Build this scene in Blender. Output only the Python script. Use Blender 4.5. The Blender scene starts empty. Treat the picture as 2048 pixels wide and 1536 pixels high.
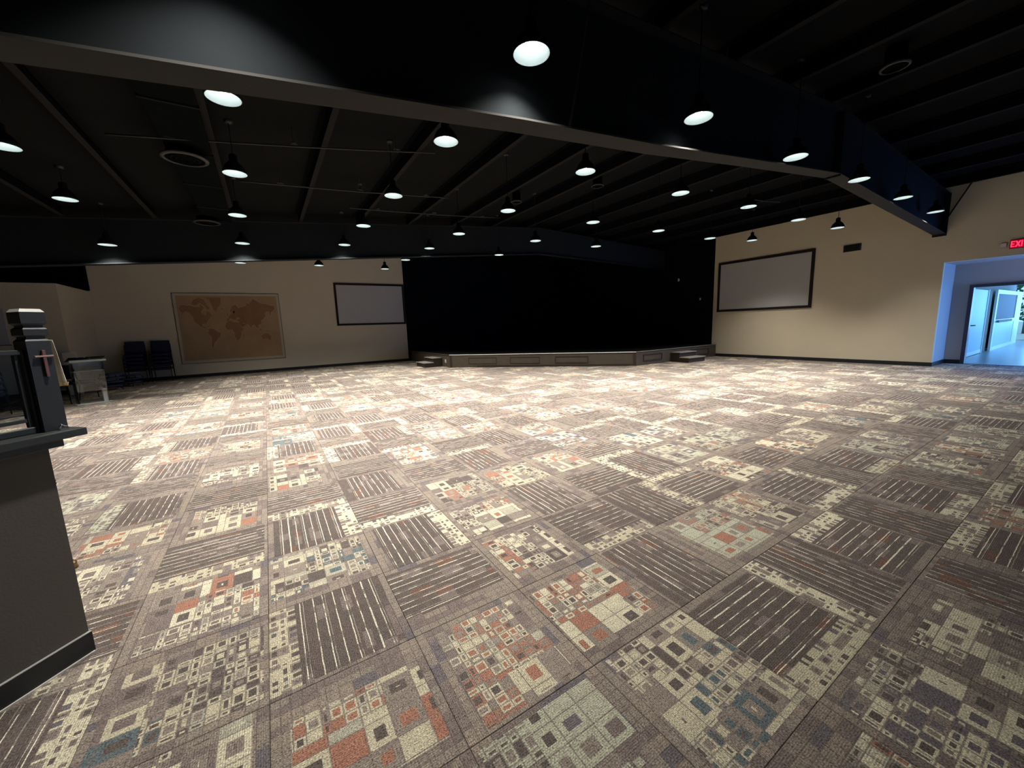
import bpy, bmesh, math, random
import numpy as np
from mathutils import Matrix, Vector
PI = math.pi
random.seed(7)
S = bpy.context.scene
COL = S.collection

# ------------------------------------------------------------------ camera
F_PX, H_CAM = 775.0, 1.5
ROT = np.array([[0.8450296334725224, 0.1084991986910308, -0.5235960681111136],
                [-0.5336185239346832, 0.10830739662593054, -0.8387614552123167],
                [-0.0342956187736019, 0.9881788460190379, 0.14942014192677697]])
cam_d = bpy.data.cameras.new('camera')
cam_d.sensor_fit = 'HORIZONTAL'; cam_d.sensor_width = 36.0
cam_d.lens = F_PX / 2048 * 36.0
cam_d.clip_start = 0.02; cam_d.clip_end = 200
cam = bpy.data.objects.new('camera', cam_d); COL.objects.link(cam)
M4 = Matrix([list(ROT[i]) + [0] for i in range(3)] + [[0, 0, 0, 1]])
M4.translation = Vector((0, 0, H_CAM))
cam.matrix_world = M4
S.camera = cam

# ------------------------------------------------------------------ world, daylight, exposure
S.view_settings.view_transform = 'Standard'; S.view_settings.look = 'None'
S.view_settings.exposure = 0.22; S.view_settings.gamma = 1.0
S.view_settings.use_curve_mapping = False
w = bpy.data.worlds.new('world'); S.world = w; w.use_nodes = True
bg = w.node_tree.nodes['Background']; bg.inputs[0].default_value = (0.28, 0.62, 1.0, 1); bg.inputs[1].default_value = 1.3
S.cycles.use_denoising = True
S.cycles.max_bounces = 6; S.cycles.diffuse_bounces = 4; S.cycles.glossy_bounces = 2
S.cycles.transparent_max_bounces = 6; S.cycles.transmission_bounces = 3
S.cycles.sample_clamp_indirect = 3.0
LAMP_W = 540.0
LAMP_COL = (1.0, 0.955, 0.86)
def area(name, loc, look, sx, sy, power, col):
    d = bpy.data.lights.new(name, 'AREA'); d.shape = 'RECTANGLE'; d.size = sx; d.size_y = sy
    d.energy = power; d.color = col
    o = bpy.data.objects.new(name, d); COL.objects.link(o); o.location = loc
    o.rotation_euler = (Vector(look) - Vector(loc)).to_track_quat('-Z', 'Y').to_euler()
    return o
# daylight entering the corridor through its windows and open outer doors
area('daylight_corridor_window', (22.5, -1.1, 1.6), (19.0, 3.0, 0.9), 6.0, 2.0, 150, (0.16, 0.45, 1.0))
area('daylight_outer_doors', (29.5, 1.0, 1.9), (16.0, 1.6, 0.5), 3.0, 2.4, 220, (0.16, 0.45, 1.0))
# daylight through the glazed doors in the wall behind the viewer, far right
area('daylight_glazed_doors', (12.6, -5.4, 1.25), (12.9, 2.0, 1.0), 3.6, 2.3, 17, (0.22, 0.42, 1.0))
# glazed side entrance at the near end of the recess
area('daylight_side_entrance', (15.95, -1.35, 1.15), (15.75, 3.0, 0.3), 1.1, 2.1, 190, (0.10, 0.30, 1.0))

# ------------------------------------------------------------------ pixel -> place helpers (places measured off the photograph)
C0 = np.array([0, 0, H_CAM])
def ray(x, y): return ROT @ np.array([x - 1024.0, -(y - 768.0), -F_PX])
def hz(x, y, z=0.0): d = ray(x, y); return C0 + d * ((z - H_CAM) / d[2])
def hx(x, y, X): d = ray(x, y); return C0 + d * (X / d[0])
def hy(x, y, Y): d = ray(x, y); return C0 + d * (Y / d[1])
def proj(p):
    q = ROT.T @ (np.array(p, float) - C0)
    if q[2] > -0.05: return None
    return 1024 - F_PX * q[0] / q[2], 768 + F_PX * q[1] / q[2]

# ------------------------------------------------------------------ materials
def mat(name, col, rough=0.6, metal=0.0, noise=None, bump=None, emis=None, spec=0.5):
    m = bpy.data.materials.new(name); m.use_nodes = True
    nt = m.node_tree; b = nt.nodes['Principled BSDF']
    b.inputs['Base Color'].default_value = (*col, 1); b.inputs['Roughness'].default_value = rough
    b.inputs['Metallic'].default_value = metal; b.inputs['Specular IOR Level'].default_value = spec
    tc = nt.nodes.new('ShaderNodeTexCoord')
    if noise:
        sc, amt = noise
        n = nt.nodes.new('ShaderNodeTexNoise'); n.inputs['Scale'].default_value = sc; n.inputs['Detail'].default_value = 5
        nt.links.new(tc.outputs['Object'], n.inputs['Vector'])
        mx = nt.nodes.new('ShaderNodeMix'); mx.data_type = 'RGBA'
        mx.inputs[6].default_value = (*[c * (1 - amt) for c in col], 1)
        mx.inputs[7].default_value = (*[min(1, c * (1 + amt)) for c in col], 1)
        nt.links.new(n.outputs['Fac'], mx.inputs[0]); nt.links.new(mx.outputs[2], b.inputs['Base Color'])
    if bump:
        sc, st = bump
        n = nt.nodes.new('ShaderNodeTexNoise'); n.inputs['Scale'].default_value = sc; n.inputs['Detail'].default_value = 3
        nt.links.new(tc.outputs['Object'], n.inputs['Vector'])
        bp = nt.nodes.new('ShaderNodeBump'); bp.inputs['Strength'].default_value = st; bp.inputs['Distance'].default_value = 0.01
        nt.links.new(n.outputs['Fac'], bp.inputs['Height']); nt.links.new(bp.outputs['Normal'], b.inputs['Normal'])
    if emis:
        b.inputs['Emission Color'].default_value = (*emis[0], 1); b.inputs['Emission Strength'].default_value = emis[1]
    return m
def glass_mat(name, tint, gloss=0.12):
    m = bpy.data.materials.new(name); m.use_nodes = True; nt = m.node_tree
    nt.nodes.clear()
    out = nt.nodes.new('ShaderNodeOutputMaterial'); mx = nt.nodes.new('ShaderNodeMixShader')
    t = nt.nodes.new('ShaderNodeBsdfTransparent'); t.inputs[0].default_value = (*tint, 1)
    g = nt.nodes.new('ShaderNodeBsdfGlossy'); g.inputs['Roughness'].default_value = 0.05
    fr = nt.nodes.new('ShaderNodeFresnel'); fr.inputs[0].default_value = 1.45
    ad = nt.nodes.new('ShaderNodeMath'); ad.operation = 'ADD'; ad.inputs[1].default_value = gloss * 0.3
    nt.links.new(fr.outputs[0], ad.inputs[0]); nt.links.new(ad.outputs[0], mx.inputs[0])
    nt.links.new(t.outputs[0], mx.inputs[1]); nt.links.new(g.outputs[0], mx.inputs[2]); nt.links.new(mx.outputs[0], out.inputs[0])
    return m
MT = {}
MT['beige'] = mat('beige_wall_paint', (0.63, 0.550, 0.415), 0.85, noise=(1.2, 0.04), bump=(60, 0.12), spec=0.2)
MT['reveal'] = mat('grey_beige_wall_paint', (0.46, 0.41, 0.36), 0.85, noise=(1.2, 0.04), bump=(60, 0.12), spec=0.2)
MT['black_wall'] = mat('black_wall_paint', (0.004, 0.0055, 0.008), 0.95, noise=(2, 0.2), spec=0.02)
MT['ceil'] = mat('black_ceiling_insulation', (0.0085, 0.0086, 0.0092), 0.95, noise=(3, 0.15), bump=(8, 0.3), spec=0.02)
MT['steel'] = mat('dark_painted_steel', (0.036, 0.035, 0.034), 0.9, noise=(5, 0.1), spec=0.1)
MT['web'] = mat('black_painted_steel_web', (0.014, 0.0165, 0.019), 0.9, noise=(5, 0.1), spec=0.06)
MT['purlin'] = mat('black_painted_purlin', (0.014, 0.0135, 0.014), 0.9, noise=(5, 0.1), spec=0.05)
MT['duct'] = mat('black_duct_and_purlin_shade', (0.003, 0.004, 0.005), 0.85, noise=(4, 0.15), spec=0.02)  # duct black, also the purlin webs with their shade put into the colour
MT['ring'] = mat('grey_black_metal', (0.030, 0.030, 0.030), 0.5, spec=0.3, noise=(9, 0.1))
MT['base'] = mat('black_rubber_baseboard', (0.012, 0.012, 0.014), 0.5, noise=(9, 0.1))
MT['frame_blk'] = mat('black_velvet_frame', (0.02, 0.016, 0.016), 0.8, noise=(20, 0.1), spec=0.1)
MT['canvas'] = mat('grey_white_screen_fabric', (0.47, 0.46, 0.47), 0.9, noise=(0.6, 0.02), spec=0.1)
MT['lamp_blk'] = mat('black_enamel', (0.008, 0.008, 0.008), 0.4, noise=(9, 0.1), spec=0.3)
MT['reflector'] = mat('white_enamel_reflector', (0.44, 0.52, 0.55), 0.5, noise=(9, 0.03))
MT['bulb'] = mat('glowing_bulb', (1, 1, 1), 0.5, emis=((1.0, 0.97, 0.88), 12), noise=(9, 0.01))
MT['stage'] = mat('brown_stained_wood', (0.075, 0.060, 0.045), 0.6, noise=(6, 0.15), spec=0.2)
MT['stage_trim'] = mat('dark_wood_trim', (0.035, 0.026, 0.02), 0.6, noise=(6, 0.15), spec=0.2)
MT['nosing'] = mat('pale_nosing_highlight', (0.75, 0.75, 0.72), 0.5, noise=(9, 0.05))  # paler than the side edges: front highlight put into the colour
MT['stagetop'] = mat('black_stage_floor', (0.008, 0.008, 0.009), 0.9, noise=(9, 0.1), spec=0.05)
MT['tread'] = mat('grey_step_tread', (0.22, 0.20, 0.18), 0.8, noise=(30, 0.1))
MT['navy'] = mat('navy_vinyl_fabric', (0.020, 0.024, 0.055), 0.7, noise=(40, 0.15), spec=0.25)
MT['navyblue'] = mat('navy_woven_fabric', (0.05, 0.06, 0.13), 0.7, noise=(30, 0.4), spec=0.25)
MT['chrome'] = mat('chrome', (0.8, 0.8, 0.8), 0.15, 1.0, noise=(9, 0.03))
MT['booth'] = mat('dark_grey_brown_paint', (0.105, 0.093, 0.080), 0.8, noise=(1.5, 0.08), bump=(90, 0.1), spec=0.25)
MT['booth_trim'] = mat('black_green_painted_wood', (0.036, 0.040, 0.040), 0.45, noise=(6, 0.12), spec=0.4)
MT['post'] = mat('black_painted_wood_post', (0.030, 0.032, 0.035), 0.45, noise=(6, 0.15), spec=0.4)
MT['cap'] = mat('pale_trim_and_cap_glint', (0.42, 0.42, 0.40), 0.4, noise=(9, 0.05))  # strips and tracks, and the cap top with its lamp reflection painted pale
MT['white_trim'] = mat('off_white_caulk', (0.62, 0.60, 0.56), 0.7, noise=(9, 0.05))
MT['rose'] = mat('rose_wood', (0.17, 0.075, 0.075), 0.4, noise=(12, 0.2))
MT['rose_lit'] = mat('rose_wood_lit', (0.45, 0.28, 0.27), 0.3, noise=(12, 0.1))  # paler lit copy of the rose wood, for the crossbar
MT['brass'] = mat('aged_brass', (0.30, 0.19, 0.08), 0.35, 0.9, noise=(12, 0.1))
MT['flag'] = mat('white_flag_cloth', (0.88, 0.82, 0.66), 0.8, noise=(6, 0.05))
MT['gold'] = mat('gold_fringe', (0.60, 0.42, 0.14), 0.7, noise=(60, 0.2))
MT['cream'] = mat('cream_board', (0.5, 0.46, 0.37), 0.8, noise=(3, 0.05))
MT['white'] = mat('white_plastic', (0.6, 0.6, 0.6), 0.5, noise=(9, 0.03))
MT['paper'] = mat('cream_map_border', (0.50, 0.44, 0.33), 0.9, noise=(2, 0.05), spec=0.1)
MT['parch'] = mat('tan_parchment_print', (0.40, 0.270, 0.155), 0.9, noise=(1.6, 0.28), spec=0.1)
MT['land'] = mat('brown_landmass_print', (0.295, 0.165, 0.090), 0.9, noise=(2.2, 0.28), spec=0.1)
MT['halo'] = mat('pale_coast_print', (0.44, 0.32, 0.20), 0.9, noise=(1.6, 0.15), spec=0.1)
MT['vent'] = mat('black_vent_metal', (0.02, 0.022, 0.028), 0.5, noise=(9, 0.1))
MT['red'] = mat('red_exit_letters', (0.9, 0.05, 0.08), 0.5, emis=((1.0, 0.02, 0.07), 2.6), noise=(9, 0.01))
MT['exit'] = mat('dark_red_exit_face', (0.25, 0.0, 0.01), 0.5, emis=((0.35, 0.0, 0.015), 0.8), noise=(9, 0.01))
MT['door'] = mat('pale_blue_door_paint', (0.45, 0.62, 0.75), 0.5, noise=(4, 0.04))
MT['door_edge'] = mat('white_door_edge', (0.80, 0.88, 0.85), 0.5, noise=(4, 0.03))
MT['door_frame'] = mat('dark_door_frame', (0.04, 0.04, 0.05), 0.4, noise=(9, 0.1))
MT['hallwall'] = mat('grey_brown_hall_wall', (0.20, 0.16, 0.14), 0.8, noise=(3, 0.06))
MT['hallfloor'] = mat('glossy_grey_floor', (0.25, 0.28, 0.30), 0.3, noise=(2, 0.1))
MT['leaf'] = mat('green_leaves', (0.05, 0.14, 0.06), 0.8, noise=(6, 0.5))
MT['bark'] = mat('grey_bark', (0.12, 0.09, 0.07), 0.9, noise=(6, 0.3))
MT['glass'] = glass_mat('clear_window_glass', (0.80, 0.82, 0.84), 0.0)
MT['tint'] = mat('dark_reflective_door_glass', (0.075, 0.065, 0.085), 0.6, noise=(1.5, 0.1), spec=0.1)
MT['acrylic'] = glass_mat('clear_acrylic', (0.93, 0.96, 0.95), 0.02)
MT['acr_edge'] = mat('frosted_acrylic_edge', (0.45, 0.50, 0.48), 0.3, noise=(9, 0.05))
MT['conduit'] = mat('dark_grey_conduit', (0.030, 0.030, 0.030), 0.6, noise=(9, 0.1), spec=0.3)

# ------------------------------------------------------------------ mesh builder
class MB:
    def __init__(s): s.v = []; s.f = []; s.mi = []
    def add(s, vs, fs, mi=0):
        o = len(s.v); s.v += [tuple(map(float, p)) for p in vs]
        s.f += [tuple(i + o for i in f) for f in fs]; s.mi += [mi] * len(fs); return s
    def box(s, a, b, mi=0, bev=0.0):
        x0, y0, z0 = [min(p, q) for p, q in zip(a, b)]; x1, y1, z1 = [max(p, q) for p, q in zip(a, b)]
        if bev <= 0:
            return s.add([(x0,y0,z0),(x1,y0,z0),(x1,y1,z0),(x0,y1,z0),(x0,y0,z1),(x1,y0,z1),(x1,y1,z1),(x0,y1,z1)],
                         [(0,3,2,1),(4,5,6,7),(0,1,5,4),(1,2,6,5),(2,3,7,6),(3,0,4,7)], mi)
        bm = bmesh.new(); bmesh.ops.create_cube(bm, size=1)
        for v in bm.verts: v.co = Vector(((x0+x1)/2+v.co.x*(x1-x0), (y0+y1)/2+v.co.y*(y1-y0), (z0+z1)/2+v.co.z*(z1-z0)))
        bmesh.ops.bevel(bm, geom=bm.edges[:], offset=bev, segments=2, affect='EDGES', profile=0.5)
        bm.verts.index_update()
        s.add([v.co[:] for v in bm.verts], [[v.index for v in f.verts] for f in bm.faces], mi); bm.free(); return s
    def quad(s, pts, mi=0): return s.add(pts, [tuple(range(len(pts)))], mi)
    def prism(s, pts, vec, mi=0):
        n = len(pts); v = Vector(vec)
        top = [tuple(Vector(p) + v) for p in pts]
        return s.add(list(pts) + top, [tuple(range(n))[::-1], tuple(range(n, 2*n))] + [(i, (i+1) % n, n+(i+1) % n, n+i) for i in range(n)], mi)
    def tube(s, path, r, n=8, mi=0, cap=True):
        path = [Vector(p) for p in path]; rings = []
        up = None
        for i, p in enumerate(path):
            t = (path[min(i+1, len(path)-1)] - path[max(i-1, 0)]).normalized()
            if up is None: up = Vector((0,0,1)) if abs(t.z) < 0.9 else Vector((1,0,0))
            a = t.cross(up).normalized(); b = a.cross(t).normalized(); up = b
            rr = r[i] if isinstance(r, (list, tuple)) else r
            rings.append([tuple(p + rr*(math.cos(2*PI*k/n)*a + math.sin(2*PI*k/n)*b)) for k in range(n)])
        vs = [q for rg in rings for q in rg]; fs = []
        for i in range(len(rings)-1):
            for k in range(n): fs.append((i*n+k, i*n+(k+1) % n, (i+1)*n+(k+1) % n, (i+1)*n+k))
        if cap: fs += [tuple(range(n))[::-1], tuple(range((len(rings)-1)*n, len(rings)*n))]
        return s.add(vs, fs, mi)
    def lathe(s, prof, n=24, c=(0,0,0), mi=0, close=False):
        vs = []; fs = []; m = len(prof)
        for k in range(n):
            a = 2*PI*k/n
            for r, z in prof: vs.append((c[0]+r*math.cos(a), c[1]+r*math.sin(a), c[2]+z))
        for k in range(n):
            for i in range(m if close else m-1):
                fs.append((k*m+i, ((k+1) % n)*m+i, ((k+1) % n)*m+(i+1) % m, k*m+(i+1) % m))
        return s.add(vs, fs, mi)
    def xf(s, M): s.v = [tuple(M @ Vector(p)) for p in s.v]; return s
    def build(s, name, mats, parent=None, smooth=False):
        me = bpy.data.meshes.new(name); me.from_pydata(s.v, [], s.f)
        for m in (mats if isinstance(mats, (list, tuple)) else [mats]): me.materials.append(m)
        for p, i in zip(me.polygons, s.mi): p.material_index = i; p.use_smooth = smooth
        bm = bmesh.new(); bm.from_mesh(me); bmesh.ops.recalc_face_normals(bm, faces=bm.faces[:]); bm.to_mesh(me); bm.free()
        me.update()
        o = bpy.data.objects.new(name, me); COL.objects.link(o)
        if parent: o.parent = parent
        return o
def tag(o, label=None, cat=None, group=None, kind=None):
    if label: o['label'] = label
    if cat: o['category'] = cat
    if group: o['group'] = group
    if kind: o['kind'] = kind
    return o
def thing(name, label, cat, loc=(0,0,0), rz=0.0, group=None):
    o = bpy.data.objects.new(name, None); COL.objects.link(o); o.empty_display_size = 0.1
    o.location = loc; o.rotation_euler = (0, 0, rz); return tag(o, label, cat, group)
def struct(name, mb, m, parent=None):
    o = mb.build(name, m, parent)
    if not parent: o['kind'] = 'structure'
    return o
def dup(root, loc, rz, label=None, group=None):
    def cp(o, par):
        c = o.copy(); COL.objects.link(c)
        if par: c.parent = par
        for ch in list(o.children): cp(ch, c)
        return c
    r = cp(root, None); r.location = loc; r.rotation_euler = (0, 0, rz)
    if label: r['label'] = label
    if group: r['group'] = group
    return r

# ------------------------------------------------------------------ dimensions
XR, YL, XS, YS = 15.24, 18.35, 5.68, 9.04       # right wall, left (map) wall, where each wall turns black for the stage
XB = -4.75                                       # side of the projecting room on the left
RX, RZ0 = 8.35, 4.99                             # roof ridge
def roof(x): return RZ0 - 0.080 * (RX - x) if x < RX else RZ0 - 0.046 * (x - RX)
XMIN, YMIN = -9.0, -5.0

# ------------------------------------------------------------------ room shell
def roofwall(mb, p0, p1, th, z0=0.0):
    """vertical wall from p0 to p1 (plan), top following the roof"""
    (x0, y0), (x1, y1) = p0, p1
    n = 8
    for i in range(n):
        a = (x0+(x1-x0)*i/n, y0+(y1-y0)*i/n); b = (x0+(x1-x0)*(i+1)/n, y0+(y1-y0)*(i+1)/n)
        za, zb = roof(min(a[0], XR))+0.02, roof(min(b[0], XR))+0.02
        mb.prism([(a[0],a[1],z0),(b[0],b[1],z0),(b[0],b[1],zb),(a[0],a[1],za)], th)
    return mb
struct('wall_left', roofwall(MB(), (XB, YL), (XS, YL), (0, 0.15, 0)), MT['beige'])
struct('wall_stage_left', roofwall(MB(), (XS, YL-0.02), (XR+0.1, YL-0.02), (0, 0.17, 0)), MT['black_wall'])
struct('wall_right', roofwall(MB(), (XR, 2.82), (XR, YS), (0.15, 0, 0)), MT['beige'])
struct('wall_stage_right', roofwall(MB(), (XR-0.02, YS), (XR-0.02, YL), (0.17, 0, 0)), MT['black_wall'])
struct('wall_above_recess', roofwall(MB(), (XR, -1.0), (XR, 2.82), (0.15, 0, 0), 2.74), MT['beige'])
struct('wall_right_near', roofwall(MB(), (XR, YMIN), (XR, -1.0), (0.15, 0, 0)), MT['beige'])
mb = roofwall(MB(), (XMIN, YMIN), (10.7, YMIN), (0, -0.15, 0)); roofwall(mb, (14.5, YMIN), (XR, YMIN), (0, -0.15, 0)); roofwall(mb, (10.7, YMIN), (14.5, YMIN), (0, -0.15, 0), 2.5)
struct('wall_back', mb, MT['beige'])
mb = MB()
for x_ in (10.7, 11.62, 12.56, 13.5, 14.42): mb.box((x_, YMIN-0.1, 0), (x_+0.08, YMIN-0.02, 2.5))
mb.box((10.7, YMIN-0.1, 2.42), (14.5, YMIN-0.02, 2.5)).box((10.7, YMIN-0.1, 0), (14.5, YMIN-0.02, 0.10))
struct('window_1', mb, MT['door_edge'])
struct('wall_far_left', roofwall(MB(), (XMIN, YMIN), (XMIN, YL), (-0.15, 0, 0)), MT['beige'])
# upper black wall above the projecting room, and the room's block
struct('wall_upper_left', roofwall(MB(), (XMIN, YL), (XB, YL), (0, 0.15, 0), 3.08), MT['black_wall'])
struct('wall_front_left', MB().box((XMIN, 16.0, 0), (XB, YL+0.15, 3.08)), MT['beige'])
# dark bulkhead box hanging at the end of the wall
struct('trim_1', MB().box((XB-0.0, YL-0.12, 3.09), (-4.70, YL-0.0, roof(XB))), MT['black_wall'])
# recess with the doors
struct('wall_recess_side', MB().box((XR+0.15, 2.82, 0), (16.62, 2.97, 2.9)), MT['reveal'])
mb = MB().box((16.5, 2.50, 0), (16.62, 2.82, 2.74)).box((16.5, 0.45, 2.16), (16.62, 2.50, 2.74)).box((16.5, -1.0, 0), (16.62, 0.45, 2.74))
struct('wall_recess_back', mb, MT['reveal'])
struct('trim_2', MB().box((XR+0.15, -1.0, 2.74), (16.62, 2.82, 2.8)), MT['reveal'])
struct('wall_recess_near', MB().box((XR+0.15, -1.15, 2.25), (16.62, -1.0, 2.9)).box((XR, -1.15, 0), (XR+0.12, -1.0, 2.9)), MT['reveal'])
struct('window_2', MB().box((XR+0.12, -1.12, 0), (XR+0.18, -1.04, 2.25)).box((16.5, -1.12, 0), (16.62, -1.04, 2.25)).box((15.86, -1.12, 0), (15.92, -1.04, 2.25)).box((XR+0.12, -1.12, 2.19), (16.62, -1.04, 2.25)), MT['door_edge'])
# roof deck
mb = MB()
for x0, x1 in ((XMIN-0.2, RX), (RX, XR+0.2)):
    a, b = roof(x0), roof(x1)
    mb.prism([(x0, YMIN-0.2, a), (x1, YMIN-0.2, b), (x1, YL+0.2, b), (x0, YL+0.2, a)], (0, 0, 0.12))
ceiling = struct('ceiling', mb, MT['ceil'])
# purlins along Y (each a part of the ceiling)
x = -8.52
while x < XR - 0.3:
    z = roof(x)
    for y0, y1 in ((YMIN+0.1, 2.96), (2.98, 11.31), (11.33, YL-0.01)):
        if y0 > 11 and x < XS: continue
        p = MB()
        p.box((x-0.006, y0, z-0.20), (x+0.006, y1, z+0.005), 1).box((x-0.006, y0, z-0.206), (x+0.07, y1, z-0.196), 0)
        p.box((x-0.07, y0, z-0.02), (x+0.006, y1, z-0.008), 1)
        p.build('purlin', [MT['purlin'], MT['duct']], ceiling)  # webs get the darker black: shade painted in beside the paler flange
    x += 1.36
# baseboards
def bb(name, a, b): struct(name, MB().box(a, b, bev=0.004), MT['base'])
bb('baseboard_left', (XB, YL-0.015, 0), (XS, YL, 0.11))
bb('baseboard_right', (XR-0.015, 2.82, 0), (XR, YS, 0.11))
bb('baseboard_recess_side', (XR-0.015, 2.805, 0), (16.5, 2.82, 0.11))
bb('baseboard_recess_back', (16.485, 2.50, 0), (16.5, 2.805, 0.11))
bb('baseboard_front_left', (XMIN, 15.985, 0), (XB, 16.0, 0.11))
bb('baseboard_block_side', (XB, 16.0, 0), (XB+0.015, YL-0.015, 0.11))

# ------------------------------------------------------------------ carpet material (all node maths on each tile's own UV square)
def carpet_material():
    m = bpy.data.materials.new('patterned_carpet_tile'); m.use_nodes = True
    nt = m.node_tree; N = nt.nodes; L = nt.links; B = N['Principled BSDF']
    B.inputs['Roughness'].default_value = 0.95; B.inputs['Specular IOR Level'].default_value = 0.08
    def val(x):
        return x
    def setin(sock, x):
        if isinstance(x, (int, float)): sock.default_value = x
        elif isinstance(x, tuple): sock.default_value = (*x, 1) if len(x) == 3 and len(sock.default_value) == 4 else x
        else: L.new(x, sock)
    def ma(op, a, b=0.0, c=0.0, clamp=False):
        n = N.new('ShaderNodeMath'); n.operation = op; n.use_clamp = clamp
        setin(n.inputs[0], a); setin(n.inputs[1], b)
        if len(n.inputs) > 2: setin(n.inputs[2], c)
        return n.outputs[0]
    def mixc(f, a, b):
        n = N.new('ShaderNodeMix'); n.data_type = 'RGBA'; setin(n.inputs[0], f); setin(n.inputs[6], a); setin(n.inputs[7], b); return n.outputs[2]
    def mixf(f, a, b):
        n = N.new('ShaderNodeMix'); n.data_type = 'FLOAT'; setin(n.inputs[0], f); setin(n.inputs[2], a); setin(n.inputs[3], b); return n.outputs[0]
    def rnd(a, b, c):
        v = N.new('ShaderNodeCombineXYZ'); setin(v.inputs[0], a); setin(v.inputs[1], b); setin(v.inputs[2], c)
        w_ = N.new('ShaderNodeTexWhiteNoise'); w_.noise_dimensions = '3D'; L.new(v.outputs[0], w_.inputs['Vector']); return w_.outputs['Value']
    def ramp(x, stops, interp='CONSTANT'):
        n = N.new('ShaderNodeValToRGB'); r = n.color_ramp; r.interpolation = interp
        while len(r.elements) > 1: r.elements.remove(r.elements[-1])
        for i, (p, v) in enumerate(stops):
            e = r.elements[0] if i == 0 else r.elements.new(p)
            e.position = p; e.color = (v, v, v, 1) if isinstance(v, (int, float)) else (*v, 1)
        setin(n.inputs[0], x)
        return n.outputs[0]
    def cells(x, edges):
        """(cell id, distance to nearest cell edge) for irregular cells"""
        ids = ramp(x, [(edges[i], (i + 0.5) / (len(edges))) for i in range(len(edges)-1)])
        st = []
        for i in range(len(edges)-1):
            st.append((edges[i], 0.0)); st.append(((edges[i]+edges[i+1])/2, (edges[i+1]-edges[i])/2))
        st.append((edges[-1], 0.0))
        return ids, ramp(x, st, 'LINEAR')
    uv = N.new('ShaderNodeUVMap'); uv.uv_map = 'UVMap'
    sp = N.new('ShaderNodeSeparateXYZ'); L.new(uv.outputs[0], sp.inputs[0]); u, v = sp.outputs[0], sp.outputs[1]
    a1 = N.new('ShaderNodeAttribute'); a1.attribute_type = 'OBJECT'; a1.attribute_name = 'tile_seed'
    a2 = N.new('ShaderNodeAttribute'); a2.attribute_type = 'GEOMETRY'; a2.attribute_name = 'tile_seed'
    seed = ma('ADD', a1.outputs['Fac'], a2.outputs['Fac'])
    b1 = N.new('ShaderNodeAttribute'); b1.attribute_type = 'OBJECT'; b1.attribute_name = 'tile_type'
    b2 = N.new('ShaderNodeAttribute'); b2.attribute_type = 'GEOMETRY'; b2.attribute_name = 'tile_type'
    ttype = ma('ADD', b1.outputs['Fac'], b2.outputs['Fac'])      # 1 striped, 2 rust squares, 3 teal squares, 4 muted squares
    # large scale and small scale irregular grids
    ub_i, ub_d = cells(u, [0.0, .09, .27, .44, .52, .70, .86, 1.0])
    vb_i, vb_d = cells(v, [0.0, .10, .30, .50, .66, .86, 1.0])
    us_i, us_d = cells(u, [0.0, .07, .13, .22, .27, .36, .44, .50, .56, .65, .72, .78, .88, .93, 1.0])
    vs_i, vs_d = cells(v, [0.0, .06, .12, .19, .28, .33, .41, .50, .56, .64, .72, .78, .86, .94, 1.0])
    coarse = rnd(ramp(u, [(0, .1), (.44, .6)]), ramp(v, [(0, .1), (.30, .5), (.66, .9)]), seed)
    big = ma('GREATER_THAN', coarse, 0.52)
    ci = mixf(big, us_i, ub_i); cj = mixf(big, vs_i, vb_i)
    dmin = mixf(big, ma('MINIMUM', us_d, vs_d), ma('MINIMUM', ub_d, vb_d))
    r1 = rnd(ci, cj, seed); r2 = rnd(cj, ci, ma('ADD', seed, 3.1)); r3 = rnd(ci, cj, ma('ADD', seed, 7.7))
    inner = ma('GREATER_THAN', dmin, mixf(big, 0.017, 0.045))
    gap = ma('LESS_THAN', dmin, 0.0045)
    taupe, dark, cream, sage = (0.242, 0.204, 0.176), (0.116, 0.096, 0.088), (0.54, 0.495, 0.375), (0.375, 0.350, 0.280)
    rust, teal, slate, mauve = (0.315, 0.160, 0.115), (0.115, 0.140, 0.150), (0.145, 0.130, 0.140), (0.185, 0.150, 0.140)
    acc_r = rnd(seed, 0.37, 4.2)
    creg = rnd(ramp(u, [(0, .1), (.27, .3), (.70, .7)]), ramp(v, [(0, .1), (.50, .6)]), ma('ADD', seed, 14.4))
    accent = mixc(ma('GREATER_THAN', ttype, 2.5), rust, mixc(ma('GREATER_THAN', ttype, 3.5), teal, slate))
    accent = mixc(ma('GREATER_THAN', creg, 0.55), accent, mixc(ma('GREATER_THAN', creg, 0.8), mauve, dark))
    light = mixc(ma('GREATER_THAN', rnd(seed, 1.9, 2.2), 0.55), cream, mixc(ma('GREATER_THAN', rnd(seed, 1.9, 2.2), 0.8), (0.47, 0.425, 0.315), (0.39, 0.385, 0.30)))
    def pick(r, cs, th):
        out = cs[0]
        for c, t in zip(cs[1:], th): out = mixc(ma('GREATER_THAN', r, t), out, c)
        return out
    outer_c = pick(r1, [light, accent, sage, taupe], [0.46, 0.70, 0.80])
    inner_c = pick(r2, [accent, dark, light, taupe], [0.34, 0.58, 0.74])
    has_inner = ma('GREATER_THAN', r3, 0.06)
    blocks = mixc(ma('MULTIPLY', inner, has_inner), outer_c, inner_c)
    core = ma('MULTIPLY', ma('GREATER_THAN', dmin, mixf(big, 0.9, 0.082)), ma('GREATER_THAN', r2, 0.45))
    blocks = mixc(core, blocks, mixc(ma('GREATER_THAN', r1, 0.46), mauve, light))
    blocks = mixc(ma('MULTIPLY', gap, 0.75), blocks, mauve)
    # quiet taupe area of each tile
    quiet_i = rnd(us_i, vb_i, ma('ADD', seed, 11.3))
    quiet = pick(quiet_i, [taupe, mauve, (0.262, 0.215, 0.180), slate], [0.45, 0.72, 0.96])
    thin = ma('LESS_THAN', ma('MINIMUM', us_d, vs_d), 0.0045)
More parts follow.
